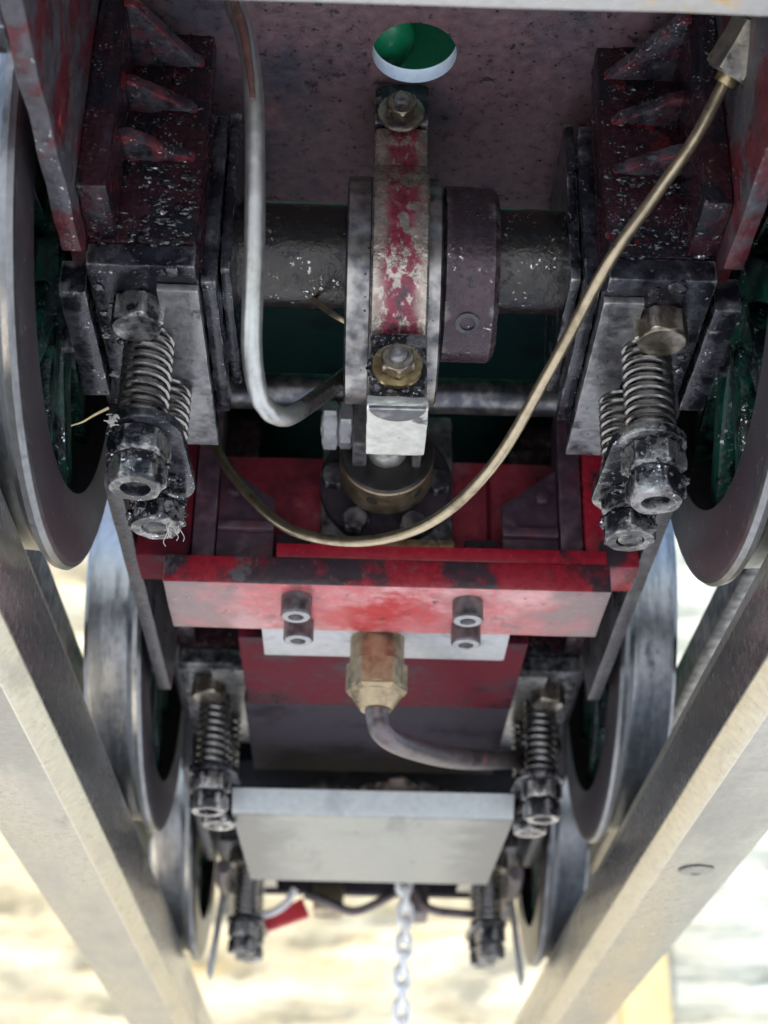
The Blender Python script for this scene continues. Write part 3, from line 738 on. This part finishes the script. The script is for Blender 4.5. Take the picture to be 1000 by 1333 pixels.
# ---- pump on the red stretcher
sx = 48.4
stt = MB().box(-sx, sx, 316, 341, 21.2, 27.8, .5).rough(5, .12, .1, 4).build('stretcher', M_['redface'], loco, 'red bottom bar with two pairs of cap screws')
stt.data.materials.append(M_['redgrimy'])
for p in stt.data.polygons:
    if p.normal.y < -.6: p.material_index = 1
WORLD[stt.name] = Vector((0, 0, 0))
MB().box(-24.4, 47.8, 316.6, 324, 28.0, 31.5, .4).build('upper_bar', M_['redledge'], stt)
MB().box(-48, 48, 330.5, 336, 28.2, 60.5, .5).rough(6, .12, .1, 5).build('web', M_['red'], stt)
MB().box(22.8, 23.6, 329.7, 330.6, 28.5, 60, .2).build('seam', M_['reddark'], stt)
for s in (-1, 1):
    gs = MB().prism([(s*25.4, 28.4), (s*25.4, 44.5), (s*38, 54), (s*38, 28.4)], 1, 321.5, 323.4, .4).build('gusset', M_['purple'], stt)
    MB().box(s*25.4, s*37.8, 319.4, 321.6, 36.0, 38.2, .5).build('gusset_rib', M_['purple'], stt)
    MB().box(s*38.2, s*43.2, 319.5, 330.2, 28.3, 70, .6).build('upright', M_['purple'], stt)
    MB().box(s*43.5, s*55.2, 318, 331, 28.3, 74, .6).build('side_flange', M_['reddark' if s < 0 else 'redledge'], stt)
    MB().box(s*17.2, s*24.6, 322.2, 330.3, 31.8, 36.2, .5).build('spacer', M_['slab'], stt)
    MB().cyl((s*34.5, 320.6, 46), (0, -1, 0), 1.6, 1.6, .3, 16).build('rivet', M_['purple'], stt)
for s, x1, x2 in ((-1, -19.7, -19.5), (1, 17.7, 18.2)):
    for x, y in ((x1, 322.5), (x2, 336)):
        sc_ = MB().lathe([(0, 0), (0, 3.1), (.3, 3.4), (4.4, 3.4), (4.8, 3.1)], (x, y, 21.3), (0, 0, -1), 32).build('cap_screw', M_['cap'], stt)
        MB().lathe([(4.75, 3.15), (4.95, 2.9), (4.95, 1.75), (2.6, 1.6), (2.6, 0)], (x, y, 21.3), (0, 0, -1), 32).build('cap_screw_rim', M_['ring'], stt)
        MB().cyl((x, y, 18.6), (0, 0, 1), .5, 1.7, .1, 16).build('cap_screw_socket', M_['hole'], stt)
pump = MB().box(-15.4, 14.8, 326.2, 330.2, 33.2, 70.5, 1.6).rough(5, .12, .15, 6).build('pump_body', M_['keeplight'], loco, 'steel feed pump plate with a bronze gland')
WORLD[pump.name] = Vector((0, 0, 0))
MB().box(-15.4, 14.6, 317.6, 330.0, 31.4, 33.6, .3).build('ledge', M_['brass'], pump)
MB().lathe([(0, 0), (0, 14.4), (.5, 15), (3.6, 15), (4, 14.6), (4, 0)], (-.7, 322.4, 50.5), (0, 1, 0), 56).rough(4, .1, .2, 2).build('flange', M_['slab'], pump)
gl = MB().lathe([(0, 0), (0, 2.6)], (-.8, 309.4, 50.2), (0, 1, 0), 32)
gl.lathe([(2.5, 2.6), (.4, 3.4), (0, 4.2), (0, 9.6), (.5, 10.2)], (-.8, 308.4, 50.2), (0, 1, 0), 56)
gl.build('gland_face', M_['gland'], pump)
MB().lathe([(.45, 10.15), (.8, 10.4), (9.6, 10.4), (10.4, 10.0), (10.4, 8)], (-.8, 308.4, 50.2), (0, 1, 0), 56).build('gland_nut', M_['bronze'], pump)
for k in range(6):
    a = -math.pi/2-.30+k*math.pi/3
    if math.sin(a) > .3: continue
    p = Vector((-.8+10.45*math.cos(a), 312.6, 50.2+10.45*math.sin(a)))
    MB().lathe([(-.6, 0), (-.6, 1.1), (.10, 1.3), (.12, 0)], p, (math.cos(a), 0, math.sin(a)), 20).build('spanner_hole', M_['hole'], pump)
MB().lathe([(0, 0), (0, 2.9), (4, 2.9), (6.5, 4.4), (10.5, 4.6)], (-.8, 299, 50.8), (0, 1, 0), 28).build('ram', M_['bright'], pump)
for x, z in ((-12.4, 50.8), (11.0, 50.0), (-7.4, 39.9), (5.6, 39.2)):
    MB().hexnut((x, 322.6, z), (0, -1, 0), 3.0, 5.4, x*.2, .5).build('flange_bolt', M_['cap'], pump)
# union below the pump and its pipe
un = MB().lathe([(0, 0), (0, 6.3), (17.5, 6.3), (17.8, 6.0)], (-1.55, 348, 27.5), (0, 0, -1), 40).build('union_nut', M_['bronze'], loco, 'brass union hanging under the red bar')
WORLD[un.name] = Vector((0, 0, 0))
MB().lathe([(0, 0), (0, 7.1), (6.4, 7.1), (7.5, 6.3), (7.5, 0)], (-1.55, 348, 15.8), (0, 0, -1), 6, xref=(1, 0, 0)).build('hexagon', M_['bronze'], un, ang=20)
MB().lathe([(0, 5.9), (2.6, 4.2), (3.4, 3.6), (3.4, 0)], (-1.55, 348, 8.3), (0, 0, -1), 36).build('cone', M_['bronze'], un)
MB().tube([(-1.5, 348, 8), (-1.2, 348.5, 3.2), (0.4, 350.0, 0.0), (6.1, 362.0, 1.2), (16.6, 387.0, 7.4), (28.8, 418.0, 17.3), (45.2, 452.0, 30.0), (54.4, 470.0, 40.0)], 2.7).build('drain_pipe', M_['pipedark'], loco, 'dark pipe curving right from the brass union')
# plates behind the stretcher
MB().box(-28.4, 29.0, 341.3, 359.5, 22.4, 26.0, .4).build('aluminium_plate', M_['ally'], loco)
MB().box(-35, 35, 359.8, 405, 27.0, 30.0, .4).build('red_plate', M_['reddark'], loco, 'dark red plate behind the grey plate')
MB().box(-36, 35, 405.4, 462, 27.5, 31.0, .5).build('grate_plate', M_['slab'], loco)
MB().box(-48, 48, 336.3, 341, 31, 62, .4).build('dark_screen', M_['black'], loco)

# ---- pipes
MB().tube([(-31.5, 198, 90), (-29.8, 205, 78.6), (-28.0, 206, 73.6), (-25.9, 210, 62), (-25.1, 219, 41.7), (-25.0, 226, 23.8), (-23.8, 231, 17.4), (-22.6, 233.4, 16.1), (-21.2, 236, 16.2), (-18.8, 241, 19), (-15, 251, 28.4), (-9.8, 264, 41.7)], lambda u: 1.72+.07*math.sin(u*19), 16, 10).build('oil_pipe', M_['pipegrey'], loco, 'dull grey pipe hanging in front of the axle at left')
MB().tube([(-30.8, 202.6, 84), (-29.6, 203.4, 77), (-27.9, 204.3, 72), (-26.2, 207.2, 62.5), (-26.0, 208, 60.5)], lambda u: .25+.7*math.sin(min(1, u*1.15+.12)*math.pi*.85)*.9, 12).build('rust_drip', M_['rust'], loco)
bp = MB().tube([(56, 202, 69.5), (53.4, 207, 66.6), (48.9, 213, 59.1), (43.0, 219, 52.0), (35.0, 226, 41.8), (26.7, 243, 30.8), (17.9, 262, 21.6), (7.5, 282, 19.8), (-6, 298, 23.1), (-20.7, 306, 29.3), (-31.4, 312, 41.4), (-38.3, 316, 53.1), (-40.0, 320, 63)], 1.12, 14).build('lubricator_pipe', M_['pipebrass'], loco, 'thin brass pipe swept in a long curve from upper right to left')
WORLD[bp.name] = Vector((0, 0, 0))
d = Vector((56, 202, 69.5))-Vector((50.7, 210, 62.5))
UP = Vector((53.4, 205.0, 65.9))
MB().hexnut(UP, d, 9.5, 7.8, .4, .6).rough(2, .18, .4, 3).build('pipe_union', M_['oldbrass'], bp)
MB().cyl(UP-d.normalized()*1.6, d, 2.4, 1.9, .3, 20).build('pipe_sleeve', M_['brass'], bp)
MB().cyl(UP+d.normalized()*9.3, d, 12, 4.4, .3, 24).build('union_body', M_['keep'], bp)
MB().tube([(-19, 262, 60), (-14, 258, 53), (-11, 257, 50.2), (-9, 258, 50)], .6, 10).build('copper_wire', M_['pipebrass'], loco)

# ---- ashpan
P = [(440.8, 15.0), (443.6, 9.6), (444.3, 8.8), (445.4, 8.5), (517, 8.5), (518.4, 9.2), (519, 10.5), (519, 13.5), (517.5, 13.5), (517.5, 10.1), (446.4, 10.1), (445.2, 10.8), (442.6, 15.6)]
ash = MB().prism(P, 0, -40.4, 39.2, .15)
for v in ash.bm.verts:
    k = (v.co.y-443)/76
    v.co.x = -.6+(v.co.x+.6)*(1-.045*k); v.co.z += .35*noise.noise(v.co*.04)
ash = ash.build('ashpan', [M_['ashpan'], M_['ashlip']], loco, 'pale galvanised sheet ashpan')
for p in ash.data.polygons:
    if p.normal.y < -.5: p.material_index = 1
WORLD[ash.name] = Vector((0, 0, 0))
for s, x in ((-1, -40.5), (1, 38.3)):
    MB().prism([(x, 445.5), (x+1.1, 445.5), (x+1.1-s*1.8, 517), (x-s*1.8, 517)], 2, 9.4, 14, .2).build('side', M_['ashpan'], ash)

# ---- rear end, out of focus
MB().prism([(-42, 18), (-25, 28.6), (-22, 21.5), (-40, 14.6)], 1, 620, 624, .5).build('rear_bracket', M_['redplain'], loco, 'small bright red bracket near the left rear wheel')
MB().tube([(-42, 618, 20.5), (-36, 618, 22), (-31, 618, 25.5), (-28, 618, 31)], 1.5).build('vacuum_hose', M_['hose'], loco)
MB().tube([(-24, 622, 30), (-15, 621, 27), (-5, 620, 23.5), (6, 620, 28.2), (14, 622, 34)], 1.7).build('steam_pipe', M_['pipedark'], loco)
MB().tube([(18, 622, 36), (21, 621, 28), (26, 620, 24.6), (36, 620, 23.6), (50, 620, 23.2)], 1.7).build('brake_rod', M_['pipedark'], loco)
MB().box(-21, -9, 626, 640, 25, 36, 1.5).build('drain_cock', M_['pipebrass'], loco)
MB().box(16, 24, 622, 640, 24, 36, 1.5).build('drawbar_lug', M_['pipedark'], loco)
MB().box(-55, 55, 650, 656, 38, 110, .6).build('rear_stretcher', M_['slab'], loco)
for s in (-1, 1):
    MB().prism([(s*53.5, 26), (s*55.4, 26), (s*58.6, -3), (s*57.6, -6), (s*56.4, -3)], 1, 606, 612, .4).build('guard_iron', M_['ally'], loco)
    MB().tube([(s*50, 545, 20), (s*52, 570, 22), (s*53, 600, 26)], 2.5, 10).build('brake_rigging', M_['pipedark'], loco)

# ------------------------------------------------------------------ loose things
CIN = [(-9, 448.2, 3.3, 'leftmost small dark cinder behind the lip of the pale ashpan'), (-1.5, 449, 3.9, 'second cinder from the left behind the lip of the ashpan'),
       (6.5, 448.5, 4.9, 'largest pale brown cinder near the middle of the ashpan lip'), (13.5, 448.8, 4.0, 'grey cinder just right of the largest one in the ashpan'),
       (20, 448.4, 3.2, 'small cinder second from the right behind the ashpan lip'), (28, 449, 3.3, 'rightmost small cinder in the front of the ashpan')]
for i, (x, y, r_, lb) in enumerate(CIN):
    o = MB().blob((0, 0, 0), r_, .5, 3, (1.15, .9, .9), i+30).build('cinder', M_['cinder'], ang=50)
    o.location = Vector((x, y, 12.6+r_*.8))*MM
    tag(o, lb, 'cinder', 'cinders in the ashpan')

ch = thing('hanging_chain', 'bright silver chain hanging down behind the ashpan', 'chain', (13.4, 600, 30))
def link_mesh(rz):
    pts = []
    for k in range(24):
        a = 2*math.pi*k/24
        x = 2.2*math.cos(a); z = 2.1*math.sin(a)+(2.0 if math.sin(a) > 0 else -2.0)
        pts.append((x*math.cos(rz), x*math.sin(rz), z))
    pts.append(pts[0])
    return MB().tube(pts, 1.25, 8, 1, cap=False)
l0 = link_mesh(.25).build('link', M_['chain']); l1 = link_mesh(.25+math.pi/2).build('link', M_['chain'])
bases = (l0, l1)
for k in range(18):
    o = bases[k % 2] if k < 2 else bases[k % 2].copy()
    if k >= 2: COL.objects.link(o)
    o.location = Vector((13.4+.6*math.sin(k*.7), 600, 30-k*5.9))*MM
    attach(o, ch)

o = MB().tube([(-57.2, 245, 18.1), (-55.3, 245, 18.9), (-53.2, 245, 20.5), (-51.0, 245, 21.9)], lambda u: .1+.17*u, 8).build('straw', M_['straw'])
tag(o, 'short dry straw stuck to the greasy left spring nut', 'straw')
fl = MB()
for q in range(40):
    a = Vector((-50.0+random.uniform(-.7, .9), 244.6+random.uniform(-.4, .4), 19.2+random.uniform(-1.0, 1.2)))
    fl.tube([a, a+Vector((random.uniform(-.5, .5), random.uniform(-.5, .1), random.uniform(-.4, .4))), a+Vector((random.uniform(-.8, .8), random.uniform(-.5, .1), random.uniform(-.5, .5)))], .07, 5, 5)
o = fl.build('lint_fluff', M_['fibre'])
tag(o, 'pale fluff caught with the straw on the upper left spring nut', 'lint')
fb = MB()
for q in range(9):
    a = Vector((-41.5+random.uniform(-1.5, .5), 268, 12+random.uniform(-1, 2)))
    d_ = Vector((random.uniform(0, 2.4), 0, random.uniform(-5.5, -1.5)))
    fb.tube([a, a+d_*.4+Vector((random.uniform(-.6, .6), 0, 0)), a+d_*.8+Vector((random.uniform(-.5, .9), 0, 0)), a+d_], .08, 5, 5)
o = fb.build('lint_tuft', M_['fibre'])
tag(o, 'wispy pale lint hanging from the lower left spring nut', 'lint')
